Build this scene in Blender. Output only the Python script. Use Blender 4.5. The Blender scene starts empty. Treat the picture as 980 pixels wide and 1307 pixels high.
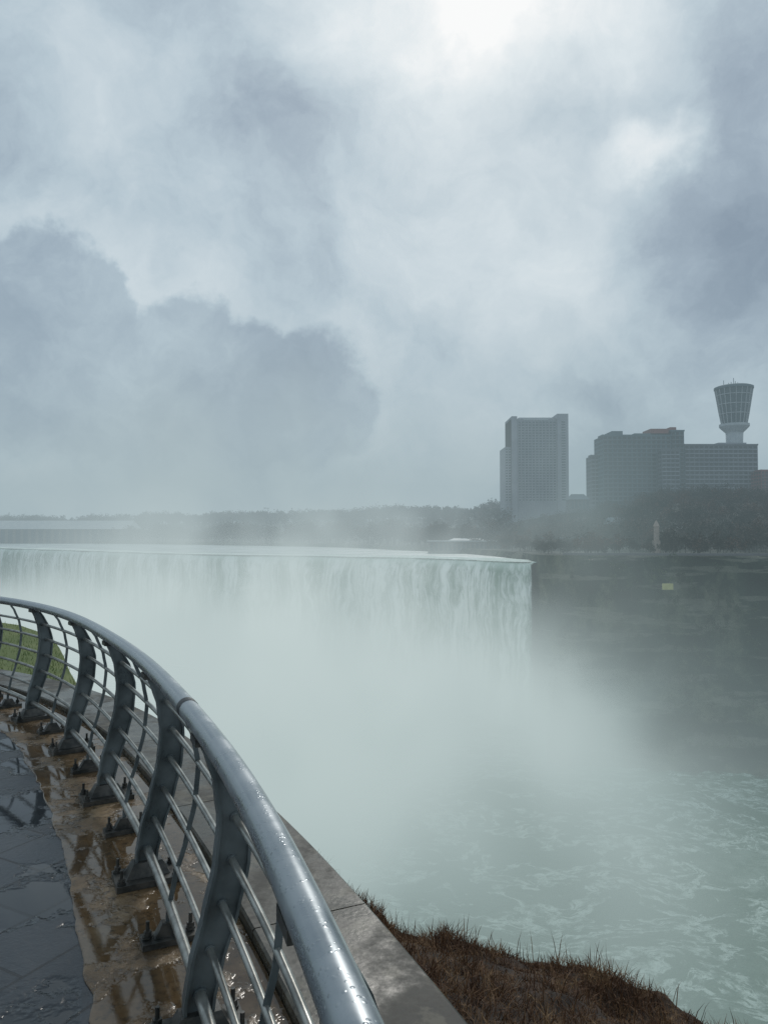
import bpy, bmesh, math, random
from mathutils import Vector, noise as mn
random.seed(7)
S=bpy.context.scene
S.view_settings.view_transform='Standard'; S.view_settings.look='None'; S.view_settings.exposure=0
F=944.0; HY=685.0
def s2l(c):
    return tuple(((v/255)/12.92 if v/255<=0.04045 else ((v/255+0.055)/1.055)**2.4) for v in c)+(1,)
# ---------------------------------------------------------------- node helpers
class NT:
    def __init__(s,t): s.t=t; t.nodes.clear()
    def n(s,typ,**k):
        x=s.t.nodes.new(typ)
        for a,b in k.items(): setattr(x,a,b)
        return x
    def L(s,a,b): s.t.links.new(a,b)
    def put(s,sock,v):
        if isinstance(v,bpy.types.NodeSocket): s.L(v,sock)
        else: sock.default_value=v
    def m(s,op,a,b=None,c=None,clamp=False):
        x=s.n('ShaderNodeMath',operation=op,use_clamp=clamp)
        s.put(x.inputs[0],a)
        if b is not None: s.put(x.inputs[1],b)
        if c is not None: s.put(x.inputs[2],c)
        return x.outputs[0]
    def v(s,op,a,b=None,scale=None):
        x=s.n('ShaderNodeVectorMath',operation=op)
        s.put(x.inputs[0],a)
        if b is not None: s.put(x.inputs[1],b)
        if scale is not None: s.put(x.inputs[3],scale)
        return x.outputs['Value'] if op in('LENGTH','DOT_PRODUCT','DISTANCE') else x.outputs[0]
    def noise(s,vec,scale,detail=3,rough=.5,color=False):
        x=s.n('ShaderNodeTexNoise'); s.put(x.inputs['Vector'],vec)
        x.inputs['Scale'].default_value=scale; x.inputs['Detail'].default_value=detail; x.inputs['Roughness'].default_value=rough
        return x.outputs['Color'] if color else x.outputs['Fac']
    def mr(s,v,a,b,c=0.,d=1.,smooth=True):
        x=s.n('ShaderNodeMapRange',interpolation_type='SMOOTHSTEP' if smooth else 'LINEAR')
        s.put(x.inputs[0],v)
        for i,q in enumerate((a,b,c,d)): s.put(x.inputs[i+1],q)
        return x.outputs[0]
    def mix(s,f,a,b,mode='MIX'):
        x=s.n('ShaderNodeMix',data_type='RGBA',blend_type=mode)
        s.put(x.inputs[0],f); s.put(x.inputs[6],a); s.put(x.inputs[7],b)
        return x.outputs[2]
    def ramp(s,f,pts):
        x=s.n('ShaderNodeValToRGB'); s.put(x.inputs[0],f)
        e=x.color_ramp.elements
        while len(e)<len(pts): e.new(.5)
        for i,(p,c) in enumerate(pts): e[i].position=p; e[i].color=c
        return x.outputs[0]
    def bump(s,h,strength,dist):
        x=s.n('ShaderNodeBump'); x.inputs['Strength'].default_value=strength; x.inputs['Distance'].default_value=dist
        s.L(h,x.inputs['Height']); return x.outputs[0]
def mat(name):
    m=bpy.data.materials.new(name); m.use_nodes=True; return m,NT(m.node_tree)
def finish(t,col,rough=.8,metal=0.,normal=None,spec=None,coat=None):
    p=t.n('ShaderNodeBsdfPrincipled'); t.put(p.inputs['Base Color'],col); t.put(p.inputs['Roughness'],rough); t.put(p.inputs['Metallic'],metal)
    if normal is not None: t.L(normal,p.inputs['Normal'])
    if spec is not None: t.put(p.inputs['Specular IOR Level'],spec)
    if coat is not None: t.put(p.inputs['Coat Weight'],coat); p.inputs['Coat Roughness'].default_value=.06
    o=t.n('ShaderNodeOutputMaterial'); t.L(p.outputs[0],o.inputs['Surface']); return p
def objc(t): return t.n('ShaderNodeTexCoord').outputs['Object']
def simple(name,a,b,scale=1.,rough=.85,metal=0.,bumpd=0.,detail=4,spec=None):
    m,t=mat(name); c=objc(t); n=t.noise(c,scale,detail,.6)
    f=t.mr(n,.35,.65)
    nb=t.bump(n,.6,bumpd) if bumpd else None
    finish(t,t.mix(f,a,b),rough,metal,nb,spec); return m
def mesh(name,verts,faces,mt=None,smooth=False,parent=None,mats=None,fm=None):
    me=bpy.data.meshes.new(name); me.from_pydata([tuple(v) for v in verts],[],faces); 
    o=bpy.data.objects.new(name,me); S.collection.objects.link(o)
    if mats:
        for q in mats: me.materials.append(q)
        if fm: me.polygons.foreach_set('material_index',fm)
    elif mt: me.materials.append(mt)
    if smooth: me.polygons.foreach_set('use_smooth',[True]*len(me.polygons))
    if parent: o.parent=parent
    me.update(); return o
def fixn(o):
    b=bmesh.new(); b.from_mesh(o.data); bmesh.ops.recalc_face_normals(b,faces=b.faces); b.to_mesh(o.data); b.free()
def empty(name):
    o=bpy.data.objects.new(name,None); S.collection.objects.link(o); return o
class MB:
    def __init__(s): s.v=[]; s.f=[]; s.m=[]
    def box(s,x0,x1,y0,y1,z0,z1,m=0):
        i=len(s.v); s.v+=[(x0,y0,z0),(x1,y0,z0),(x1,y1,z0),(x0,y1,z0),(x0,y0,z1),(x1,y0,z1),(x1,y1,z1),(x0,y1,z1)]
        s.f+=[tuple(i+k for k in q) for q in((0,3,2,1),(4,5,6,7),(0,1,5,4),(1,2,6,5),(2,3,7,6),(3,0,4,7))]; s.m+=[m]*6
    def prism(s,rings,m=0,cap=True):
        i=len(s.v); k=len(rings[0])
        for r in rings: s.v+=list(r)
        for a in range(len(rings)-1):
            for j in range(k):
                s.f.append((i+a*k+j,i+a*k+(j+1)%k,i+(a+1)*k+(j+1)%k,i+(a+1)*k+j)); s.m.append(m)
        if cap:
            s.f.append(tuple(i+j for j in range(k))[::-1]); s.f.append(tuple(i+(len(rings)-1)*k+j for j in range(k))); s.m+=[m,m]
    def cyl(s,c,r0,z0,z1,r1=None,seg=12,m=0):
        r1=r0 if r1 is None else r1
        s.prism([[(c[0]+r*math.cos(2*math.pi*j/seg),c[1]+r*math.sin(2*math.pi*j/seg),z) for j in range(seg)] for r,z in((r0,z0),(r1,z1))],m)
    def obj(s,name,mats,parent=None,smooth=False):
        o=mesh(name,s.v,s.f,mats=mats,fm=s.m,parent=parent,smooth=smooth); fixn(o); return o
def catmull(P,step):
    P=[Vector(p) for p in P]; Q=[P[0]*2-P[1]]+P+[P[-1]*2-P[-2]]
    out=[]
    for i in range(1,len(Q)-2):
        a,b,c,d=Q[i-1:i+3]; n=max(1,int((c-b).length/step))
        for k in range(n):
            t=k/n
            out.append(.5*((2*b)+(c-a)*t+(2*a-5*b+4*c-d)*t*t+(3*b-a-3*c+d)*t**3))
    out.append(P[-1]); return out
def resample(P,step=None,n=None):
    L=[0]
    for a,b in zip(P,P[1:]): L.append(L[-1]+(b-a).length)
    T=L[-1]; n=n or int(T/step)+1; out=[]; j=0
    for i in range(n):
        s=T*i/(n-1)
        while j<len(L)-2 and L[j+1]<s: j+=1
        f=(s-L[j])/max(1e-9,L[j+1]-L[j]); out.append(P[j].lerp(P[j+1],f))
    return out
# ================================================================= WORLD
w=bpy.data.worlds.new('World'); S.world=w; w.use_nodes=True; t=NT(w.node_tree)
SUN=Vector((.13,1,.74)).normalized()
sky=t.n('ShaderNodeTexSky',sky_type='NISHITA'); sky.sun_disc=False
sky.sun_elevation=math.asin(SUN.z); sky.sun_rotation=math.atan2(SUN.x,SUN.y)
d=t.v('NORMALIZE',t.n('ShaderNodeTexCoord').outputs['Generated'])
w1=t.v('SUBTRACT',t.noise(d,3.5,3,.5,True),(.5,.5,.5))
w2=t.v('SUBTRACT',t.noise(d,12,5,.6,True),(.5,.5,.5))
dw=t.v('ADD',t.v('ADD',d,t.v('SCALE',w1,scale=.24)),t.v('SCALE',w2,scale=.09))
de=t.v('ADD',t.v('ADD',d,t.v('SCALE',w1,scale=.05)),t.v('SCALE',w2,scale=.10))
n1=t.noise(dw,2.8,5,.58); n2=t.noise(dw,8,6,.64)
def radial(px,py,rx,ry,src):
    c=Vector(((px-490)/F,1,(HY-py)/F)); k=1/c.length; c.normalize()
    return t.v('LENGTH',t.v('MULTIPLY',t.v('SUBTRACT',src,tuple(c)),(F/rx/k,F/ry/k*.6,F/ry/k)))
def blob(px,py,rx,ry,wt,src=None,edge=0.):
    return t.m('MULTIPLY',t.mr(radial(px,py,rx,ry,src or dw),1.,edge),wt)
Lm=t.m('ADD',.465,t.m('MULTIPLY',t.m('SUBTRACT',n1,.5),.58))
Lm=t.m('ADD',Lm,t.m('MULTIPLY',t.m('SUBTRACT',n2,.5),.42))
for b in [(620,-70,420,250,.42),(600,-30,140,100,.3),(835,160,100,55,.38),(650,280,290,230,.18),(760,390,300,120,.20),
          (90,150,280,250,.15),(520,400,220,260,.12),(370,130,150,180,-.10),(930,320,220,170,-.28),(960,90,200,110,-.10),
          (900,560,330,60,-.03),(170,570,430,110,-.12),(560,560,380,130,.10),(780,500,110,50,-.10),(700,110,120,70,-.12),(950,460,130,75,-.12)]:
    Lm=t.m('ADD',Lm,blob(*b))
# cumulus bank low on the left: union of billows
mm=None
for (px,py,r) in [(52,355,78),(-30,380,100),(112,400,62),(236,440,66),(185,470,60),(300,478,72),(395,515,85),(80,480,130),(250,530,130)]:
    q=radial(px,py,r,r,de); mm=q if mm is None else t.m('MINIMUM',mm,q)
body=t.mr(mm,1.08,.80); fade=t.mr(t.n('ShaderNodeSeparateXYZ').outputs[2],0,1)
sz=t.n('ShaderNodeSeparateXYZ'); t.L(d,sz.inputs[0]); fade=t.mr(sz.outputs[2],.06,.26,.35,1.)
rim=t.m('MULTIPLY',t.mr(mm,1.75,1.08),t.m('SUBTRACT',1.,body))
Lm=t.m('ADD',Lm,t.m('MULTIPLY',t.m('MULTIPLY',body,fade),-.12)); Lm=t.m('ADD',Lm,t.m('MULTIPLY',t.m('MULTIPLY',rim,fade),.10))
Lm=t.m('MAXIMUM',Lm,.16)
cloud=t.ramp(Lm,[(0.,s2l((104,118,134))),(.2,s2l((126,142,160))),(.36,s2l((154,170,185))),(.52,s2l((186,202,212))),(.75,s2l((220,230,235))),(1.,s2l((252,253,253)))])
sk=t.v('SCALE',sky.outputs[0],scale=.06)
col=t.v('ADD',t.v('SCALE',cloud,scale=9.6),sk)
bg=t.n('ShaderNodeBackground'); t.L(col,bg.inputs[0]); bg.inputs[1].default_value=.1
o=t.n('ShaderNodeOutputWorld'); t.L(bg.outputs[0],o.inputs[0])
w.cycles.sampling_method='MANUAL'; w.cycles.sample_map_resolution=512
sl=bpy.data.lights.new('sun','SUN'); sl.energy=1.3; sl.angle=math.radians(14); sl.color=(1,.96,.9)
so=bpy.data.objects.new('sun',sl); S.collection.objects.link(so); so.rotation_euler=SUN.to_track_quat('Z','Y').to_euler()
# ================================================================= CAMERA
cd=bpy.data.cameras.new('camera'); cd.sensor_fit='VERTICAL'; cd.sensor_height=36; cd.sensor_width=27; cd.lens=26.0
cd.clip_end=6000; cd.clip_start=.05
co=bpy.data.objects.new('camera',cd); S.collection.objects.link(co); co.rotation_euler=(math.radians(90+1.91),0,0); S.camera=co
# ================================================================= NEAR GROUND
G=-1.65
C=catmull([(1.2,-6,0),(.82,-3,0),(.45,-1,0),(.185,.2,0),(-.03,.956,0),(-.16,1.367,0),(-.415,2.06,0),(-1.125,3.6,0),(-1.75,4.72,0),(-2.46,5.86,0),(-3.27,6.86,0),(-4.15,7.68,0),(-5.3,8.45,0),(-7,9.2,0),(-10,10,0),(-16,10.8,0),(-30,12,0)],.05)
C=resample(C,.05)
for _ in range(160): C=[C[0]]+[(C[i-1]+C[i]*2+C[i+1])*.25 for i in range(1,len(C)-1)]+[C[-1]]
def frames(P):
    R=[]
    for i,p in enumerate(P):
        T=(P[min(i+1,len(P)-1)]-P[max(i-1,0)]).normalized(); R.append((p,T,Vector((T.y,-T.x,0))))
    return R
CF=frames(C)
def near_idx(x,y): return min(range(len(C)),key=lambda i:(C[i]-Vector((x,y,0))).length)
def sweep(name,sec,mt,i0=0,i1=None,closed=True,smooth=False,parent=None,wob=0):
    fr=CF[i0:i1]; k=len(sec); v=[];f=[]
    for p,T,N in fr:
        for n,z in sec:
            q=p+N*n+Vector((0,0,G+z))
            if wob and n<-.2: q+=N*(mn.noise(p*2.2)*wob+mn.noise(p*9)*wob*.6)
            v.append(q)
    for a in range(len(fr)-1):
        for j in range(k if closed else k-1):
            f.append((a*k+j,a*k+(j+1)%k,(a+1)*k+(j+1)%k,(a+1)*k+j))
    o=mesh(name,v,f,mt,smooth,parent); fixn(o); return o
# --- slate paving
m_pav,t=mat('wet_slate'); c=objc(t)
mp=t.n('ShaderNodeMapping'); t.L(c,mp.inputs[0]); mp.inputs['Rotation'].default_value=(0,0,math.radians(-62))
br=t.n('ShaderNodeTexBrick'); t.L(mp.outputs[0],br.inputs[0]); br.inputs['Color1'].default_value=(.020,.026,.033,1); br.inputs['Color2'].default_value=(.05,.060,.070,1)
br.inputs['Mortar'].default_value=(.005,.006,.007,1); br.inputs['Scale'].default_value=1; br.inputs['Mortar Size'].default_value=.007; br.inputs['Brick Width'].default_value=.62; br.inputs['Row Height'].default_value=.36
wet=t.mr(t.noise(c,1.9,5,.6),.47,.55); nz=t.noise(c,22,5,.6); nf=t.noise(c,4,5,.6)
h=t.m('ADD',t.m('MULTIPLY',br.outputs['Fac'],-1.6),t.m('MULTIPLY',nz,.6)); h=t.m('ADD',h,t.m('MULTIPLY',nf,1.2))
h=t.m('MULTIPLY',h,t.m('SUBTRACT',1.04,wet))
colr=t.mix(t.m('MULTIPLY',nf,.5),br.outputs[0],(.065,.070,.074,1)); colr=t.mix(t.m('MULTIPLY',wet,.5),colr,(.012,.014,.016,1))
finish(t,colr,t.mr(wet,0,1,.36,.03),0,t.bump(h,.6,.012),.42)
# --- brown strip
m_str,t=mat('wet_brown_concrete'); c=objc(t); n=t.noise(c,3,6,.65); n_=t.noise(c,30,5,.6); wet=t.mr(t.noise(c,2.6,5,.65),.42,.50)
cc=t.ramp(n,[(.3,(.045,.03,.016,1)),(.5,(.14,.09,.045,1)),(.68,(.27,.19,.11,1))])
cc=t.mix(t.mr(n_,.5,.7),cc,(.06,.042,.025,1)); cc=t.mix(t.m('MULTIPLY',wet,.5),cc,(.035,.023,.013,1))
finish(t,cc,t.mr(wet,0,1,.38,.03),0,t.bump(t.m('MULTIPLY',n_,t.m('SUBTRACT',1.03,wet)),.6,.01),.45)
# --- coping
m_cop,t=mat('weathered_coping'); c=objc(t); n=t.noise(c,1.8,7,.7); n_=t.noise(c,45,4,.6); n3=t.noise(c,7,5,.65)
cc=t.ramp(n,[(.3,(.030,.030,.026,1)),(.5,(.062,.058,.045,1)),(.68,(.12,.105,.078,1))]); cc=t.mix(t.mr(n_,.45,.75),cc,(.03,.026,.02,1)); cc=t.mix(t.m('MULTIPLY',t.mr(n3,.52,.62),.5),cc,(.15,.135,.10,1))
finish(t,cc,t.mr(n,.40,.60,.62,.22),0,t.bump(n_,.3,.003),.35)
strip=sweep('kerb_strip',[(-.33,-.02),(-.33,.004),(-.325,.006),(.30,.006),(.30,-.15),(-.33,-.15)],m_str,wob=.035)
cop=empty('coping_wall'); i=0; st=int(1.5/.05)
mbv=[];mbf=[]
sec=[(.305,.045),(.315,.055),(.80,.055),(.82,.035),(.82,-.10),(.79,-.12),(.79,-1.3),(.305,-1.3)]
for a in range(4,len(CF)-1,st):
    b=min(a+st,len(CF)-1); i0=len(mbv); fr=[]
    for q in range(a,b+1,3 if b-a>3 else 1): fr.append(q)
    if fr[-1]!=b: fr.append(b)
    for n_i,q in enumerate(fr):
        p,T,N=CF[q]; e=.004 if n_i==0 else(-.004 if n_i==len(fr)-1 else 0)
        for n,z in sec: mbv.append(p+T*e+N*n+Vector((0,0,G+z)))
    k=len(sec)
    for r in range(len(fr)-1):
        for j in range(k): mbf.append((i0+r*k+j,i0+r*k+(j+1)%k,i0+(r+1)*k+(j+1)%k,i0+(r+1)*k+j))
    mbf.append(tuple(i0+j for j in range(k))); mbf.append(tuple(i0+(len(fr)-1)*k+j for j in range(k)))
o=mesh('coping_stones',mbv,mbf,m_cop,parent=cop); fixn(o)
inn=[p-N*.24 for p,T,N in CF[::6]]
wv=[(p.x,p.y,G) for p in inn]+[(-60,12,G),(-60,-30,G),(1.6,-30,G)]
mesh('slate_walkway',wv,[tuple(range(len(wv)))[::-1]],m_pav)
# --- bank & lawn & cliff edge
outer=[(30,-30,-2.5),(14,-1,-3.2),(7,1.5,-3.1),(4,3.2,-3.08),(2.6,4.25,-3.05),(2.01,4.63,-3.05),(1.59,5.19,-3.05),(.88,5.54,-3.05),(.18,5.8,-3.05),(-.34,6.47,-3.08),(-1.2,7.4,-3.1),(-2.4,8.5,-2.8),(-3.7,9.4,-2.15),(-4.7,11.1,-1.98),(-6.5,14.5,-1.98),(-9.1,17.5,-2.),(-14,20,-2.05),(-30,24,-2.1),(-90,60,-2.5)]
Oc=catmull(outer,.15)
for q in Oc:
    if q.x<6 and q.x>-1.5: q.z+=mn.noise(Vector((q.x*1.9,q.y*1.9,1)))*.09; q.y+=mn.noise(Vector((q.x*2.6,q.y*2.6,7)))*.14
iS=6
Ic=[p+N*.78 for p,T,N in CF[iS:]]
def split_pair(n,oa,ob,ia,ib):
    A=resample(Oc[oa:ob+1],n=n); B=resample(Ic[ia:ib+1],n=n); return A,B
def no(x,y): return min(range(len(Oc)),key=lambda i:(Oc[i].xy-Vector((x,y))).length)
def ni(x,y): return min(range(len(Ic)),key=lambda i:(Ic[i].xy-Vector((x,y))).length)
def bank(name,segs,zi,mt,rows,amp,zf):
    v=[];f=[];cols=0
    for si,(n,oa,ob,ia,ib) in enumerate(segs):
        A,B=split_pair(n,oa,ob,ia,ib)
        if si: A=A[1:];B=B[1:]
        for a,b in zip(A,B):
            for r in range(rows):
                u=r/(rows-1); p=Vector((b.x,b.y,0)).lerp(Vector((a.x,a.y,0)),u); z0=zi
                z=z0+(a.z-z0)*(u**zf); nn=mn.noise(Vector((p.x*1.7,p.y*1.7,3)))*amp+mn.noise(Vector((p.x*6,p.y*6,9)))*amp*.5
                v.append((p.x,p.y,z+nn*min(1,u*3)))
            cols+=1
    for a in range(cols-1):
        for r in range(rows-1): f.append((a*rows+r,a*rows+r+1,(a+1)*rows+r+1,(a+1)*rows+r))
    o=mesh(name,v,f,mt,True); fixn(o); return o,v,rows
m_soil=simple('dead_grass_soil',(.022,.014,.009,1),(.06,.035,.02,1),5,.95,0,.05)
m_lawn,t=mat('lawn_grass'); c=objc(t); n=t.noise(c,1.2,5,.6); n_=t.noise(c,40,3,.6)
finish(t,t.mix(n_,t.mix(t.mr(n,.35,.65),(.13,.18,.05,1),(.24,.27,.10,1)),(.08,.11,.03,1)),.9,0,t.bump(n_,.8,.03))
bk,bv,brow=bank('dead_grass_bank',[(30,no(14,-1),no(2.6,4.25),0,ni(.5,2.2)),(90,no(2.6,4.25),no(-1.2,7.4),ni(.5,2.2),ni(-1.1,5.3)),(30,no(-1.2,7.4),no(-3.7,9.4),ni(-1.1,5.3),ni(-3.5,8.2))],-2.25,m_soil,24,.10,1.2)
lw,lv,lrow=bank('lawn',[(60,no(-3.7,9.4),len(Oc)-1,ni(-3.5,8.2),len(Ic)-1)],-1.9,m_lawn,14,.03,1.)
m_rock=simple('gorge_rock',(.04,.045,.04,1),(.15,.14,.12,1),.25,.9,0,.5,6)
v=[];f=[];prof=[(0,-.02),(.15,-.5),(.5,-2),(1.,-6),(2,-20),(4,-40),(10,-66)]
OF=frames(Oc); st=4
for p,T,N in OF[::st]:
    for q,z in prof:
        j=mn.noise(Vector((p.x*.3,p.y*.3,z*.1)))*min(2.5,q*1.3); v.append((p.x+N.x*(q+j),p.y+N.y*(q+j),(p.z+z if z>-10 else z)))
n_=len(OF[::st]);k=len(prof)
for a in range(n_-1):
    for j in range(k-1): f.append((a*k+j,a*k+j+1,(a+1)*k+j+1,(a+1)*k+j))
o=mesh('near_cliff',v,f,m_rock); fixn(o)
# lawn blades
v=[];f=[]; rl=random.Random(9); cols=len(lv)//lrow
m_blade=simple('lawn_blades',(.10,.16,.045,1),(.24,.28,.10,1),3,.8)
for _ in range(9000):
    a=rl.randrange(int(cols*.55)); r=rl.randrange(lrow-1); p=Vector(lv[a*lrow+r]); q=Vector(lv[(a+1)*lrow+r])-p; s_=Vector(lv[a*lrow+r+1])-p
    b=p+q*rl.random()+s_*rl.random(); L=rl.uniform(.03,.08); sd=Vector((rl.uniform(-1,1),rl.uniform(-1,1),0)).normalized()*.006
    i=len(v); v+=[b-sd,b+sd,b+Vector((rl.gauss(0,.3),rl.gauss(0,.3),1))*L]; f.append((i,i+1,i+2))
mesh('lawn_grass',v,f,m_blade)
# dead stalks
m_stalk,t=mat('dead_stalks'); c=objc(t); n=t.noise(c,7,3,.6); 
finish(t,t.ramp(n,[(.3,(.04,.018,.009,1)),(.5,(.125,.060,.026,1)),(.7,(.27,.165,.08,1))]),.85)
v=[];f=[]
rb=random.Random(3)
cand=[]
cols=len(bv)//brow
for a in range(cols-1):
    for r in range(brow-1):
        p=Vector(bv[a*brow+r]); 
        if p.x>3.2 or p.y<2.0 or p.x<-1.5: continue
        q=Vector(bv[(a+1)*brow+r]); s_=Vector(bv[a*brow+r+1]); cand.append((p,q-p,s_-p,r/(brow-2),((q-p).cross(s_-p)).length*(2.5 if r>brow-6 else 1)))
wts=[c_[4] for c_ in cand]
for (p,e1,e2,u,_) in rb.choices(cand,wts,k=38000):
    b=p+e1*rb.random()+e2*rb.random(); clump=mn.noise(b*2.6)+.5*mn.noise(b*7)
    tall=rb.random()<.025
    L=(.03+.075*rb.random())*max(.3,(1+clump*1.5)) if not tall else .10+.16*rb.random()
    lean=1.8 if not tall else .35
    dr=Vector((rb.gauss(0,lean*.5),rb.gauss(0,lean*.5),1)).normalized(); wd=rb.uniform(.0015,.0035)
    sd=Vector((rb.gauss(0,1),rb.gauss(0,.4),0)).normalized()*wd
    i=len(v); v+=[b-sd,b+sd,b+dr*L*.6+sd*.8,b+dr*L*.6-sd*.8,b+dr*L+Vector((dr.x,dr.y,-.3))*L*.25]
    f+=[(i,i+1,i+2,i+3),(i+3,i+2,i+4)]
mesh('dead_grass',v,f,m_stalk)
# ================================================================= RAILING
m_top,t=mat('wet_painted_rail'); c=objc(t); n=t.noise(c,6,5,.6); vo=t.n('ShaderNodeTexVoronoi'); t.L(c,vo.inputs['Vector']); vo.inputs['Scale'].default_value=95
dp=t.mr(vo.outputs['Distance'],.42,.1); dp=t.m('MULTIPLY',dp,t.mr(t.noise(c,30,2),.45,.6))
finish(t,t.mix(t.mr(n,.3,.7),(.23,.26,.28,1),(.33,.36,.38,1)),t.mr(n,.35,.65,.20,.40),.6,t.bump(t.m('ADD',dp,t.m('MULTIPLY',t.noise(c,60,3),.12)),.35,.002),.5,.25)
m_bar=simple('wet_bar_metal',(.22,.22,.20,1),(.40,.40,.37,1),9,.28,.65,.001)
m_post,t=mat('post_paint'); c=objc(t); n=t.noise(c,5,5,.6)
finish(t,t.mix(t.mr(n,.3,.7),(.075,.092,.095,1),(.15,.172,.175,1)),t.mr(n,.3,.7,.26,.45),.3,t.bump(t.noise(c,80,3),.2,.001),.5)
m_foot=simple('foot_plate_metal',(.035,.038,.036,1),(.10,.095,.085,1),14,.35,.4,.003)
m_dark=simple('dark_joint',(.012,.014,.016,1),(.02,.022,.025,1),8,.5)
rail=empty('railing')
i0=near_idx(.80,-3); i1=near_idx(-16,10.8)
def prof_n(h):
    P=[(0,.0),(.12,-.005),(.25,.02),(.4,.065),(.55,.10),(.7,.112),(.82,.09),(.93,.045),(1.0,.0)]
    for (a,x),(b,y) in zip(P,P[1:]):
        if a<=h<=b:
            u=(h-a)/(b-a); u=u*u*(3-2*u)*.4+u*.6; return x+(y-x)*u
    return P[-1][1] if h>1 else 0
def circ(n,z,r,k): return [(n+r*math.cos(2*math.pi*j/k),z+r*math.sin(2*math.pi*j/k)) for j in range(k)]
RH=1.02; RR=.0365
sweep('top_rail',circ(0,RH,RR,28),m_top,i0,i1,True,True,rail)
for h in (.15,.29,.43,.57,.71,.85):
    r=.020 if h<.2 else .012
    sweep('bar',circ(prof_n(h),h,r,12),m_bar,i0,i1,True,True,rail)
ps=[near_idx(-.59,2.50)]
st=25
idx=[ps[0]+k*st for k in range(-5,16)]
P=MB(); FT=MB(); TH=MB(); BT=MB()
def fr_pt(i,n,tt,z):
    p,T,N=CF[i]; q=p+N*n+T*tt; return (q.x,q.y,G+z)
def wdt(h): return .078+.030*math.sin(min(1,max(0,h/1.0))*math.pi)-.03*max(0,(h-.75)/.25)
hs=[j/24*.985+.02 for j in range(25)]
hs=[h for h in hs if h<RH-.02]
def bolts(i,n,tt):
    q=CF[i][0]+CF[i][2]*n+CF[i][1]*tt
    BT.cyl(q,.008,G+.02,G+.10,seg=8); BT.cyl(q,.016,G+.045,G+.062,seg=6); BT.cyl(q,.02,G+.036,G+.044,seg=10)
for i in idx:
    if i<0 or i>=i1: continue
    for (na,tw) in (('-',.006),('in',.024),('out',.024)):
        rings=[]
        for h in hs:
            c0=prof_n(h); wd=wdt(h)
            if na=='-': a,b=c0-wd/2+.002,c0+wd/2-.002
            elif na=='in': a,b=c0-wd/2-.006,c0-wd/2+.004
            else: a,b=c0+wd/2-.004,c0+wd/2+.006
            rings.append([fr_pt(i,a,-tw,h),fr_pt(i,b,-tw,h),fr_pt(i,b,tw,h),fr_pt(i,a,tw,h)])
        P.prism(rings)
    def rect(a,b,c_,d_,z): return [fr_pt(i,a,c_,z),fr_pt(i,b,c_,z),fr_pt(i,b,d_,z),fr_pt(i,a,d_,z)]
    FT.prism([rect(-.15,.15,-.10,.10,.007),rect(-.15,.15,-.10,.10,.035)])
    FT.prism([rect(-.10,.10,-.05,.05,.036),rect(-.065,.065,-.033,.033,.10)])
    for a in(-.125,.125):
        for b in(-.07,.07): bolts(i,a,b)
    FT.prism([rect(-.03,.03,-.05,.05,RH-.055),rect(-.03,.03,-.05,.05,RH-.03)])
    for h in (.15,.29,.43,.57,.71,.85):
        r=.026 if h<.2 else .018; c0=prof_n(h)
        rg=[]
        for tt in(-.016,.016): rg.append([fr_pt(i,c0+r*math.cos(q*.7854),tt,h+r*math.sin(q*.7854)) for q in range(8)])
        P.prism(rg)
    j=i+st//2+1
    if j<i1:
        rings=[]
        for h in [.02+.04*q for q in range(25)]:
            c0=prof_n(h)
            rings.append([fr_pt(j,c0-.010,-.004,h),fr_pt(j,c0+.010,-.004,h),fr_pt(j,c0+.010,.004,h),fr_pt(j,c0-.010,.004,h)])
        TH.prism(rings)
        def rect2(a,b,c_,d_,z): return [fr_pt(j,a,c_,z),fr_pt(j,b,c_,z),fr_pt(j,b,d_,z),fr_pt(j,a,d_,z)]
        FT.prism([rect2(-.11,.11,-.05,.05,.007),rect2(-.11,.11,-.05,.05,.03)]); FT.prism([rect2(-.06,.06,-.025,.025,.031),rect2(-.03,.03,-.02,.02,.085)])
        for a in(-.085,.085): bolts(j,a,0)
P.obj('posts',[m_post],rail); FT.obj('foot_plates',[m_foot],rail); TH.obj('balusters',[m_post],rail); BT.obj('bolts',[m_foot],rail)
for q in (near_idx(-.70,2.70),near_idx(-4.6,8.0)):
    sweep('rail_joint',circ(0,RH,RR+.0012,28),m_dark,q,q+2,False,False,rail)
fl=MB(); cx,cy=-3.95,6.75
fl.cyl((cx,cy),.13,G+.002,G+.03,seg=20); fl.cyl((cx,cy),.05,G+.031,G+.13,seg=16); fl.cyl((cx,cy),.09,G+.131,G+.26,.12,seg=20); fl.cyl((cx,cy),.13,G+.261,G+.285,seg=20)
fl.obj('floodlight',[simple('teal_paint',(.02,.06,.06,1),(.04,.10,.10,1),10,.35)])
# ================================================================= FALLS / RIVER
POOL=-66.
crest=catmull([(54,262,0),(52,257,0),(36,276,0),(19,303,0),(-32,340,0),(-86,369,0),(-140,415,0),(-195,472,0),(-245,520,0),(-294,566,0),(-335,585,0),(-372,560,0),(-378,450,0),(-345,300,0),(-250,150,0)],3)
crest=resample(crest,.8)
for q in crest:
    q.x+=mn.noise(Vector((q.x*.05,q.y*.05,5)))*3; q.y+=mn.noise(Vector((q.x*.06,q.y*.06,8)))*3
m_falls,t=mat('falling_water'); c=objc(t)
wv_=t.v('ADD',c,t.v('SCALE',t.noise(c,.06,3,.5,True),scale=9.))
a=t.v('MULTIPLY',wv_,(.12,.12,.022)); n=t.noise(a,1.,6,.62); b=t.v('MULTIPLY',wv_,(.7,.7,.07)); n_=t.noise(b,1.,5,.6)
f_=t.mr(t.m('ADD',t.m('MULTIPLY',n,.6),t.m('MULTIPLY',n_,.4)),.39,.61)
z=t.n('ShaderNodeSeparateXYZ'); t.L(c,z.inputs[0])
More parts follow.
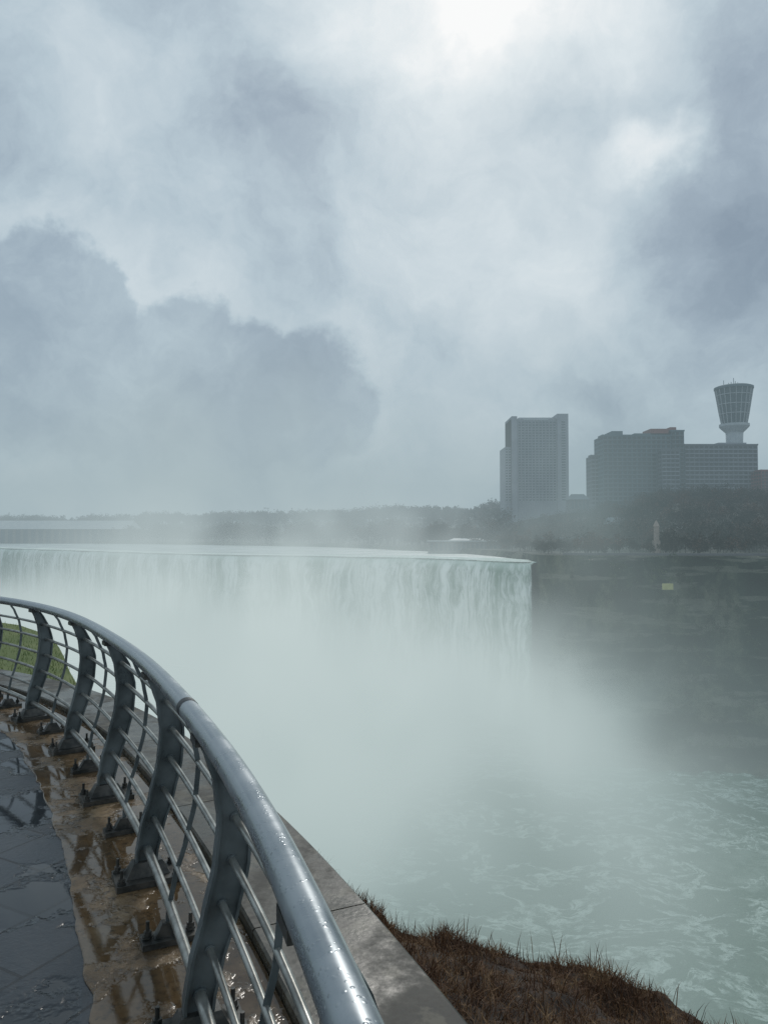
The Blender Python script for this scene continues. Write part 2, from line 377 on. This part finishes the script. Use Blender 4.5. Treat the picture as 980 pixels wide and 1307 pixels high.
topf=t.mr(z.outputs[2],-13.,-9.)
cc=t.mix(f_,(.26,.34,.28,1),(.90,.92,.90,1)); cc=t.mix(t.m('MULTIPLY',topf,.6),cc,(.76,.88,.80,1))
finish(t,cc,.7,0,t.bump(f_,.5,.8),.2)
prof=[(-14,-8.55),(-6,-8.6),(-2,-8.8),(-.6,-9.2),(.2,-9.9),(.9,-11.5),(1.5,-14)]+[(1.7+ .06*k,-14-4*k) for k in range(1,14)]
v=[];f=[]; FR=frames(crest)
for p,T,N0 in FR:
    N=Vector((-T.y,T.x,0))
    if N.dot(Vector((-60,200,0))-p)<0: N=-N
    for q,z in prof:
        amp=min(1.,max(0.,(-9-z)/6.)); 
        nn=(mn.noise(Vector((p.x*.12,p.y*.12,z*.012)))*1.6+mn.noise(Vector((p.x*.5,p.y*.5,z*.03)))*.7)*amp
        zz=z+(mn.noise(Vector((p.x*.05,p.y*.05,0)))*.5 if z>-12 else 0)
        v.append((p.x+N.x*(q+nn),p.y+N.y*(q+nn),zz))
k=len(prof)
for a in range(len(FR)-1):
    for j in range(k-1): f.append((a*k+j,a*k+j+1,(a+1)*k+j+1,(a+1)*k+j))
o=mesh('waterfall',v,f,m_falls,True); fixn(o)
m_up,t=mat('upper_river_water'); c=objc(t); n=t.noise(t.v('MULTIPLY',c,(.03,.10,1)),1,6,.65); n_=t.noise(c,.5,4,.6)
finish(t,t.mix(t.mr(n,.42,.62),(.18,.25,.23,1),(.76,.79,.78,1)),.35,0,t.bump(n_,.6,.6))
up=[(p.x,p.y,-8.9) for p in crest[::6]]+[(-900,150,-8.9),(-2500,900,-8.9),(-1500,2500,-8.9),(400,1500,-8.9),(120,500,-8.9),(75,300,-8.9)]
mesh('upper_river',up,[tuple(range(len(up)))],m_up)
m_low,t=mat('lower_river_water'); c=objc(t)
wp=t.v('ADD',c,t.v('SCALE',t.v('SUBTRACT',t.noise(c,.03,4,.55,True),(.5,.5,.5)),scale=46.))
n=t.noise(t.v('MULTIPLY',wp,(1,1.8,1)),.055,8,.70); n_=t.noise(c,.30,6,.68)
foam=t.mr(t.m('ABSOLUTE',t.m('SUBTRACT',n,.5)),.045,.0); foam=t.m('MULTIPLY',foam,t.mr(n_,.36,.60)); big=t.m('MULTIPLY',t.mr(t.noise(wp,.018,4,.6),.48,.68),t.mr(n_,.3,.6))
foam=t.m('MAXIMUM',t.m('MULTIPLY',foam,.85),t.m('MULTIPLY',big,.5))
finish(t,t.mix(foam,(.055,.145,.09,1),(.64,.76,.68,1)),.35,0,t.bump(t.m('ADD',n_,n),.9,1.6),.3)
mesh('lower_river',[(-450,-60,POOL),(2500,-60,POOL),(2500,600,POOL),(-450,600,POOL)],[(0,1,2,3)],m_low)
# ================================================================= FAR LAND
B=resample(catmull([(-2200,1700,0),(-900,1250,0),(-500,1050,0),(-250,850,0),(-60,650,0),(15,480,0),(44,380,0),(54,300,0),(53,259,0),(62,251,0),(90,247,0),(130,243,0),(200,245,0),(300,250,0),(500,240,0),(1200,200,0)],6),6)
D=Vector((.5,.87,0))
def hgt(x,y,tt):
    s_=min(1,max(0,(tt-70)/260)); s_=s_*s_*(3-2*s_)
    return -6.3+30*s_+mn.noise(Vector((x*.012,y*.012,0)))*4*s_
ts=[0,3,8,16,30,50,75,105,140,180,230,290,360,480,700,1100,1800]
m_land=simple('far_ground',(.025,.03,.02,1),(.05,.05,.035,1),.05,.95,0,0,6)
m_cliff,t=mat('wooded_cliff'); c=objc(t); n=t.noise(t.v('MULTIPLY',c,(1,1,.6)),.08,8,.72); ly=t.noise(t.v('MULTIPLY',c,(.03,.03,.30)),1,5,.6)
cc=t.ramp(n,[(.38,(.004,.010,.007,1)),(.5,(.018,.036,.022,1)),(.62,(.13,.14,.09,1))]); cc=t.mix(t.m('MULTIPLY',t.mr(ly,.55,.60),.6),cc,(.20,.195,.155,1))
finish(t,cc,.95,0,t.bump(n,1.,5.))
v=[];f=[];k=len(ts)
for p in B:
    for tt in ts: q=p+D*tt; v.append((q.x,q.y,hgt(q.x,q.y,tt)))
for a in range(len(B)-1):
    for j in range(k-1): f.append((a*k+j,(a+1)*k+j,(a+1)*k+j+1,a*k+j+1))
mesh('far_ground',v,f,m_land,True)
near=next(i for i,p in enumerate(B) if p.y<300 and p.x>50)
B2=resample(B[near:],step=2.5)
pr=[(0,-6.3)]+[(.6+j*.25,-8-j*2.6) for j in range(14)]+[(5+j*3.2,-44-j*3.2) for j in range(7)]+[(34,-66.5)]
v=[];f=[];k=len(pr); BF=frames(B2); shrub=[]
rs=random.Random(5)
for p,T,_ in BF:
    N=Vector((T.y,-T.x,0))
    for jj,(q,z) in enumerate(pr):
        jag=(mn.noise(Vector((p.x*.05,p.y*.05,z*.05)))*8+mn.noise(Vector((p.x*.22,p.y*.22,z*.3)))*3.4)*min(1,q)
        sc=1 if p.y<262 and p.x>58 else .12
        P3=(p.x+N.x*(q+jag)*sc,p.y+N.y*(q+jag)*sc,z); v.append(P3)
        if sc==1 and p.x<330:
            pb=1.1 if z<-44 else (.7 if mn.noise(Vector((p.x*.03,z*.06,4)))>-.05 else .12)
            if jj and rs.random()<pb*.5: shrub.append((P3[0],P3[1],P3[2]-1,rs.uniform(4,8.5) if z<-44 else rs.uniform(3,6.5)))
for a in range(len(B2)-1):
    for j in range(k-1): f.append((a*k+j,a*k+j+1,(a+1)*k+j+1,(a+1)*k+j))
o=mesh('gorge_cliff',v,f,m_cliff,True); fixn(o)
v=[];f=[]
BB=B[:near+2]
for p in BB: v+=[(p.x,p.y,-6.3),(p.x-1.5,p.y-2,-9.2)]
for a in range(len(BB)-1): f.append((2*a,2*a+1,2*a+3,2*a+2))
mesh('river_bank',v,f,m_cliff)
def ground_z(x,y):
    for a,b in zip(B,B[1:]):
        e=b-a; det=e.x*D.y-e.y*D.x
        if abs(det)<1e-6: continue
        rx,ry=x-a.x,y-a.y
        u=(rx*D.y-ry*D.x)/det; tt=(e.x*ry-e.y*rx)/det
        if -.01<=u<=1.01 and tt>=-1: return hgt(x,y,tt),tt
    return None,None
m_bark=simple('tree_bark',(.04,.033,.03,1),(.08,.07,.06,1),.5,.95)
m_leaf,t=mat('bare_twigs_foliage'); c=objc(t); n=t.noise(c,.07,5,.65)
finish(t,t.ramp(n,[(.34,(.010,.018,.012,1)),(.5,(.034,.032,.022,1)),(.64,(.125,.060,.038,1))]),.95)
m_shrub,t=mat('shrub_foliage'); c=objc(t); n=t.noise(c,.09,5,.65)
finish(t,t.ramp(n,[(.34,(.010,.022,.012,1)),(.5,(.03,.05,.025,1)),(.66,(.08,.10,.05,1))]),.95)
def tree_mass(name,pts,seed,leaf=.9,k1=26,lo=.15,ml=None):
    r=random.Random(seed); v=[];f=[];fm=[]
    for (x,y,z,H) in pts:
        rad=H*.02; k=4; i=len(v); top=H*.6
        for zz,rr in((z-1,rad),(z+top,rad*.4)):
            for j in range(k): v.append((x+rr*math.cos(j*6.283/k),y+rr*math.sin(j*6.283/k),zz))
        for j in range(k): f.append((i+j,i+(j+1)%k,i+k+(j+1)%k,i+k+j)); fm.append(0)
        for l in range(r.randint(5,8)):
            an=r.uniform(0,6.283); el=r.uniform(.1,1.35); ln=H*r.uniform(.22,.42); b0=Vector((x,y,z+H*r.uniform(lo,.5)))
            e=b0+Vector((math.cos(an)*math.cos(el),math.sin(an)*math.cos(el),math.sin(el)))*ln; i=len(v)
            s_=Vector((-math.sin(an),math.cos(an),0))*rad*.35
            v+=[b0-s_,b0+s_,e]; f.append((i,i+1,i+2)); fm.append(0)
            cr=H*r.uniform(.14,.24)
            for q in range(k1):
                dv=Vector((r.gauss(0,1),r.gauss(0,1),r.gauss(0,.85))).normalized()*cr*r.random()**.5
                c0=e+dv; a1=Vector((r.gauss(0,1),r.gauss(0,1),r.gauss(0,1))).normalized()*leaf*r.uniform(.5,1.1); a2=Vector((r.gauss(0,1),r.gauss(0,1),r.gauss(0,1))).normalized()*leaf*r.uniform(.4,.9)
                i=len(v); v+=[c0,c0+a1,c0+a2]; f.append((i,i+1,i+2)); fm.append(1)
    return mesh(name,v,f,mats=[m_bark,ml or m_leaf],fm=fm)
rt=random.Random(11)
pts=[]; tries=0
nb=next(i for i,p in enumerate(B) if p.x>40)
while len(pts)<1800 and tries<90000:
    tries+=1
    s_=rt.random(); b=B[int(s_*nb)]; tt=rt.choice([rt.uniform(6,60),rt.uniform(60,330),rt.uniform(200,330),rt.uniform(290,370),rt.uniform(300,430)]); q=b+D*tt
    u=q.x/q.y*F+490
    if u<-120 or u>650: continue
    H=rt.uniform(16,24)*(1+.45*mn.noise(Vector((u*.018,0,0)))+.35*mn.noise(Vector((u*.06,3,0))))
    if u>520: H*=.8
    pts.append((q.x,q.y,hgt(q.x,q.y,tt),H))
tree_mass('upriver_trees',pts,1,3.0,15)
pts=[]; tries=0
while len(pts)<1250 and tries<20000:
    tries+=1
    u=rt.uniform(590,1080); 
    dep=rt.uniform(260,590); x=(u-490)/F*dep
    g,t2=ground_z(x,dep)
    if g is None or t2<9: continue
    if 30<t2<62 and rt.random()<.5: continue
    pts.append((x,dep,g,rt.uniform(5,10) if t2<60 else rt.uniform(9,16)))
tree_mass('escarpment_trees',pts,2,1.1,24)
tree_mass('cliff_shrubs',shrub,3,.9,9,.05,m_shrub)
# ---- buildings
m_glass=simple('tower_glass',(.03,.055,.075,1),(.06,.10,.12,1),.3,.2,0)
m_dglass=simple('dark_glass',(.006,.010,.014,1),(.015,.02,.03,1),.3,.3,0)
def winmat(name,a,b): return simple(name,a,b,.08,.8)
m_wA=winmat('pale_concrete',(.24,.255,.29,1),(.30,.315,.35,1)); m_wB=winmat('teal_cladding',(.07,.11,.135,1),(.10,.145,.17,1)); m_wC=winmat('grey_brick',(.12,.12,.135,1),(.16,.16,.17,1))
m_wD=winmat('slate_cladding',(.11,.12,.145,1),(.15,.16,.18,1))
m_red=simple('red_trim',(.20,.06,.05,1),(.25,.08,.07,1),.3,.7); m_light=simple('pale_trim',(.36,.39,.42,1),(.44,.47,.49,1),.3,.7)
def tower_hotel():
    e=empty('high_rise_hotel'); y=700; s_=y/F
    X=lambda px:(px-490)*s_; Z=lambda py:(HY-py)*s_
    b=MB(); b.box(X(653),X(712),y,y+35,10,Z(534)); b.box(X(645),X(654),y+2,y+33,10,Z(570)); b.box(X(711),X(725),y-3,y+37,10,Z(528)); b.box(X(653),X(660),y-2,y+36,10,Z(531))
    b.obj('walls',[m_wA],e)
    g=MB(); rows=30
    for r in range(rows):
        z0=Z(640)+(Z(537)-Z(640))*r/rows; hh=(Z(537)-Z(640))/rows
        for c_ in range(11):
            x0=X(661)+(X(710)-X(661))*c_/11; ww=(X(710)-X(661))/11
            g.box(x0+ww*.25,x0+ww*.85,y-.12,y+.3,z0+hh*.25,z0+hh*.85)
        if z0<Z(574):
            for c_ in range(2): g.box(X(646)+c_*3,X(646)+c_*3+1.7,y+1.85,y+2.2,z0+hh*.3,z0+hh*.8)
        g.box(X(716),X(721),y-3.15,y-2.8,z0+hh*.3,z0+hh*.8)
    g.obj('windows',[m_glass],e)
    c_=MB(); c_.box(X(664),X(708),y+6,y+30,Z(534),Z(531)); c_.box(X(668),X(700),y-.5,y+.0,Z(536),Z(533.5)); c_.obj('roof_sign',[m_light],e)
    f_=MB()
    for q in range(12):
        x0=X(661)+(X(710)-X(661))*q/11; f_.box(x0-.35,x0+.35,y-.7,y+.1,12,Z(538))
    f_.obj('fins',[m_wA],e)
tower_hotel()
def slab_hotel(name,px0,px1,py,y,dp,mw,cols,rows,extra=None,base=5,steps=()):
    e=empty(name); s_=y/F; X=lambda px:(px-490)*s_; Z=lambda q:(HY-q)*s_
    b=MB(); b.box(X(px0),X(px1),y,y+dp,base,Z(py))
    for (a,c_,q,m) in steps: b.box(X(a),X(c_),y+3,y+dp-3,Z(py),Z(q),m)
    b.obj('walls',[mw,m_red,m_wA],e)
    g=MB(); sl=MB(); H=Z(py)-Z(645)
    for r in range(rows):
        z0=Z(645)+H*r/rows; hh=H/rows
        for c_ in range(cols):
            ww=(X(px1)-X(px0))/cols; x0=X(px0)+ww*c_
            g.box(x0+ww*.15,x0+ww*.8,y-.12,y+.3,z0+hh*.3,z0+hh*.82)
        sl.box(X(px0)+.2,X(px1)-.2,y-.5,y+.1,z0-.15,z0+hh*.14)
        for c_ in range(max(2,int(dp/4))): g.box(X(px0)-.12,X(px0)+.2,y+1+c_*4,y+3.4+c_*4,z0+hh*.3,z0+hh*.82)
    g.obj('windows',[m_dglass],e); sl.obj('balcony_slabs',[m_wA if mw is m_wD else m_wC],e)
    pr_=MB()
    for a in (px0,px1): pr_.box(X(a)-.4,X(a)+.4,y-.3,y+dp*.5,Z(py)-.1,Z(py)+1.2)
    pr_.box(X(px0)+.45,X(px1)-.45,y-.3,y+.3,Z(py)+.01,Z(py)+1.1); pr_.obj('parapet',[mw],e)
slab_hotel('hotel_block',755,769.5,582,615,16,m_wD,3,12)
slab_hotel('hotel_block',770,857,556,600,25,m_wB,14,16,steps=((783,797,549,0),(812,856,552,0),(833,856,546,1)))
slab_hotel('hotel_block',857.5,874,550,602,25,m_wB,3,17,steps=((858,866,544,1),))
slab_hotel('hotel_block',874.5,968,568,607,22,m_wD,15,14,steps=((920,956,564,2),))
slab_hotel('hotel_block',972,1010,601,590,22,m_red,8,10)
slab_hotel('hotel_block',845,868,575,588,9,m_wD,4,13)
e=empty('observation_tower'); y=628; s_=y/F; X=lambda px:(px-490)*s_; Z=lambda q:(HY-q)*s_; cx=X(938.5)
def ring(px_w,py,seg=32): r=px_w*s_/2; return [(cx+r*math.cos(2*math.pi*j/seg),y+r*math.sin(2*math.pi*j/seg),Z(py)) for j in range(seg)]
b=MB(); b.prism([ring(24,640),ring(22,600),ring(20,562),ring(21,552)]); b.obj('stem',[m_light],e,True)
b=MB(); b.prism([ring(21,552),ring(33,546),ring(36,544),ring(36,541)]); b.obj('collar',[m_light],e)
b=MB(); b.prism([ring(29,541),ring(34,527),ring(41,505),ring(44,497.5)]); b.obj('glass_head',[m_glass],e)
b=MB(); b.prism([ring(44,497.4),ring(47,496),ring(47,493.5),ring(40,492)]); b.obj('roof',[m_wB],e)
b=MB()
for j in range(20):
    a=2*math.pi*j/20; ca,sa=math.cos(a),math.sin(a); 
    rg=[]
    for wpx,py in((31,541),(36,527),(43,505),(46,496)):
        r=wpx*s_/2; rg.append([(cx+ca*(r-.3)-sa*q1*.2+ca*q2*.4,y+sa*(r-.3)+ca*q1*.2+sa*q2*.4,Z(py)) for q1,q2 in((-1,-1),(1,-1),(1,1),(-1,1))])
    b.prism(rg)
for wpx,py in((34.2,528),(38.5,516),(42,504)):
    r=wpx*s_/2+.25; b.cyl((cx,y),r,Z(py)-.25,Z(py)+.25,seg=32)
b.obj('ribs',[m_light],e)
b=MB()
for dx,h in((-12,5),(-6,3),(0,8),(5,4),(9,3),(2,5),(-3,4)): b.cyl((cx+dx*.8,y+dx*.2),.25,Z(492),Z(492)+h*.9,seg=6)
b.cyl((cx,y),6,Z(492),Z(490.5),seg=20); b.obj('antennas',[m_wB],e)
m_roof=simple('light_roof',(.38,.42,.44,1),(.48,.50,.50,1),.2,.6); m_wall=simple('stone_wall',(.16,.15,.14,1),(.22,.21,.20,1),.3,.85)
def low_building(name,px0,px1,pyt,pyb,y,dp,mw,mr,cols=8,gable=True):
    e=empty(name); s_=y/F; X=lambda px:(px-490)*s_; Z=lambda q:(HY-q)*s_
    zt,zb=Z(pyt),Z(pyb)-3; ze=zt-(zt-Z(pyb))*.38 if gable else zt-.6
    b=MB(); b.box(X(px0),X(px1),y,y+dp,zb,ze); b.obj('walls',[mw],e)
    x0,x1=X(px0)-.6,X(px1)+.6; r=MB()
    if gable: r.prism([[(x0,y-.8,ze+.01),(x1,y-.8,ze+.01),(x1,y+dp+.8,ze+.01),(x0,y+dp+.8,ze+.01)],[(x0+3,y+dp*.5-.4,zt),(x1-3,y+dp*.5-.4,zt),(x1-3,y+dp*.5+.4,zt),(x0+3,y+dp*.5+.4,zt)]])
    else: r.box(x0,x1,y-.8,y+dp+.8,ze+.01,zt)
    r.obj('roof',[mr],e); g=MB(); ww=(X(px1)-X(px0))/cols
    for c_ in range(cols): g.box(X(px0)+ww*(c_+.2),X(px0)+ww*(c_+.8),y-.1,y+.2,max(zb+3,Z(pyb))+.5,ze-.7)
    g.obj('windows',[m_glass],e)
low_building('visitor_centre',548,652,690,704,392,14,m_wall,m_roof,18,False)
low_building('visitor_centre',575,618,687,694,410,12,m_wall,m_roof,8,True)
low_building('power_station',-30,165,664,694,960,50,m_wall,m_roof,20,True)
low_building('shop_building',776,828,660,684,430,16,m_wC,m_wB,8,True)
low_building('shop_building',852,905,672,692,380,14,m_wall,m_roof,8,True)
low_building('shop_building',728,752,630,650,560,14,m_wC,m_wB,5,True)
low_building('shop_building',925,990,662,684,420,16,m_wC,m_wB,8,True)
low_building('restaurant_building',690,760,686,700,330,12,m_wall,m_wB,9,False)
e=empty('stone_monument'); y=262; s_=y/F; X=lambda px:(px-490)*s_; Z=lambda q:(HY-q)*s_
b=MB(); b.box(X(834.5),X(842),y,y+2.2,-8,Z(690)); b.box(X(836),X(841),y+.3,y+1.9,Z(690),Z(672)); b.prism([[(X(835.5),y,Z(672)),(X(841.5),y,Z(672)),(X(841.5),y+2.2,Z(672)),(X(835.5),y+2.2,Z(672))],[(X(838),y+1.0,Z(664)),(X(839),y+1.0,Z(664)),(X(839),y+1.2,Z(664)),(X(838),y+1.2,Z(664))]])
b.obj('shaft',[simple('tan_stone',(.30,.24,.20,1),(.38,.31,.27,1),.5,.8)],e)
b=MB()
for p,q in zip(B,B[1:]):
    if p.x>60 and p.x<330 and p.y<262:
        n=(q-p).normalized(); w_=Vector((-n.y,n.x,0))*.3; o_=Vector((0,2.2,0))
        b.prism([[tuple(p+o_-w_+Vector((0,0,z))),tuple(q+o_-w_+Vector((0,0,z))),tuple(q+o_+w_+Vector((0,0,z))),tuple(p+o_+w_+Vector((0,0,z)))] for z in(-6.6,-5.5)])
b.obj('promenade_wall',[m_wC])
e=empty('cliff_sign'); y=231; s_=y/F; X=lambda px:(px-490)*s_; Z=lambda q:(HY-q)*s_
b=MB(); b.box(X(843.5),X(857.5),y-.15,y,Z(752.5),Z(744.5)); b.obj('panel',[simple('yellow_paint',(.42,.39,.16,1),(.50,.47,.22,1),.5,.6)],e)
b=MB(); b.box(X(845),X(846),y+.01,y+16,Z(751),Z(750)); b.box(X(855),X(856),y+.01,y+16,Z(751),Z(750)); b.obj('brackets',[m_dark],e)
# ================================================================= MIST + HAZE (self-glowing volumes)
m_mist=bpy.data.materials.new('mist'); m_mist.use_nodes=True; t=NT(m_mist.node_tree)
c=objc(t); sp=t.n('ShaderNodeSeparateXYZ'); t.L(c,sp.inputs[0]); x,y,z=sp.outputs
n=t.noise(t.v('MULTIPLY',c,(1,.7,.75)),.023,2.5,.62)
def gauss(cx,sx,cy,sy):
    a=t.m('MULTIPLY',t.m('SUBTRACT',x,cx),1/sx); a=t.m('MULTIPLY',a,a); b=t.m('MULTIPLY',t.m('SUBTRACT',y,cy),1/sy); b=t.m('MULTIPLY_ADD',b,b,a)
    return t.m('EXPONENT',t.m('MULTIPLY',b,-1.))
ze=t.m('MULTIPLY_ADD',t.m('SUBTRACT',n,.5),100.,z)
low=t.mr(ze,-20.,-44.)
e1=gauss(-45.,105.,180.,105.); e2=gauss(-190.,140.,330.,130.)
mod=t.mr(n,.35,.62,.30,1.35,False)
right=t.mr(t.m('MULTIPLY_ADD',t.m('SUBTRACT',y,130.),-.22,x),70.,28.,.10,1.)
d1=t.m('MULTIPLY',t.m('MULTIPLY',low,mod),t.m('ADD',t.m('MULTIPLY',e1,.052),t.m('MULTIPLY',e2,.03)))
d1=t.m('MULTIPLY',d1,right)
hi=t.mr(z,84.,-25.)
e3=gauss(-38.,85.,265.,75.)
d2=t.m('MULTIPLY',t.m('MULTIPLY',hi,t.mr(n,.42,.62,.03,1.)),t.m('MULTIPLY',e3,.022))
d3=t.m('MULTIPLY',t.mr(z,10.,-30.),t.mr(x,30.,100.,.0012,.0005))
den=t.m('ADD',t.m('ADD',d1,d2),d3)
glow_col=t.mix(t.mr(z,-64.,-30.),s2l((148,169,167)),s2l((204,217,216)))  # shading painted into the glow colour: dimmer deep in the gorge, brighter higher
glow_col=t.mix(t.m('MULTIPLY',t.mr(n,.62,.42),.30),glow_col,s2l((150,168,170)))
glow_col=t.mix(t.mr(z,-20.,20.),glow_col,s2l((180,195,198)))
glow_col=t.mix(t.mr(x,20.,110.),glow_col,s2l((134,160,161)))
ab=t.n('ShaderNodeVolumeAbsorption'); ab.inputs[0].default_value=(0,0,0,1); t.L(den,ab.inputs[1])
em=t.n('ShaderNodeEmission'); t.L(glow_col,em.inputs[0]); t.L(den,em.inputs[1])  # mist emits by density, standing in for multiply scattered sky light
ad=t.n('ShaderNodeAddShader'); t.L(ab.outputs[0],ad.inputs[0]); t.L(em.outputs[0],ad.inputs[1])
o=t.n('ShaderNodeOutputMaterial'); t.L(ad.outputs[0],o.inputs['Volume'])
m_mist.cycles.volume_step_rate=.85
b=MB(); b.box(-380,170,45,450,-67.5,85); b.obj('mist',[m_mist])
m_hz=bpy.data.materials.new('haze'); m_hz.use_nodes=True; t=NT(m_hz.node_tree); K=.00052
ab=t.n('ShaderNodeVolumeAbsorption'); ab.inputs[0].default_value=(0,0,0,1); ab.inputs[1].default_value=K
em=t.n('ShaderNodeEmission'); em.inputs[0].default_value=s2l((148,168,176)); em.inputs[1].default_value=K  # haze glows evenly, in place of scattered daylight
ad=t.n('ShaderNodeAddShader'); t.L(ab.outputs[0],ad.inputs[0]); t.L(em.outputs[0],ad.inputs[1]); o=t.n('ShaderNodeOutputMaterial'); t.L(ad.outputs[0],o.inputs['Volume'])
b=MB(); b.box(-2600,1500,30,2600,-68.5,180); b.obj('haze',[m_hz])
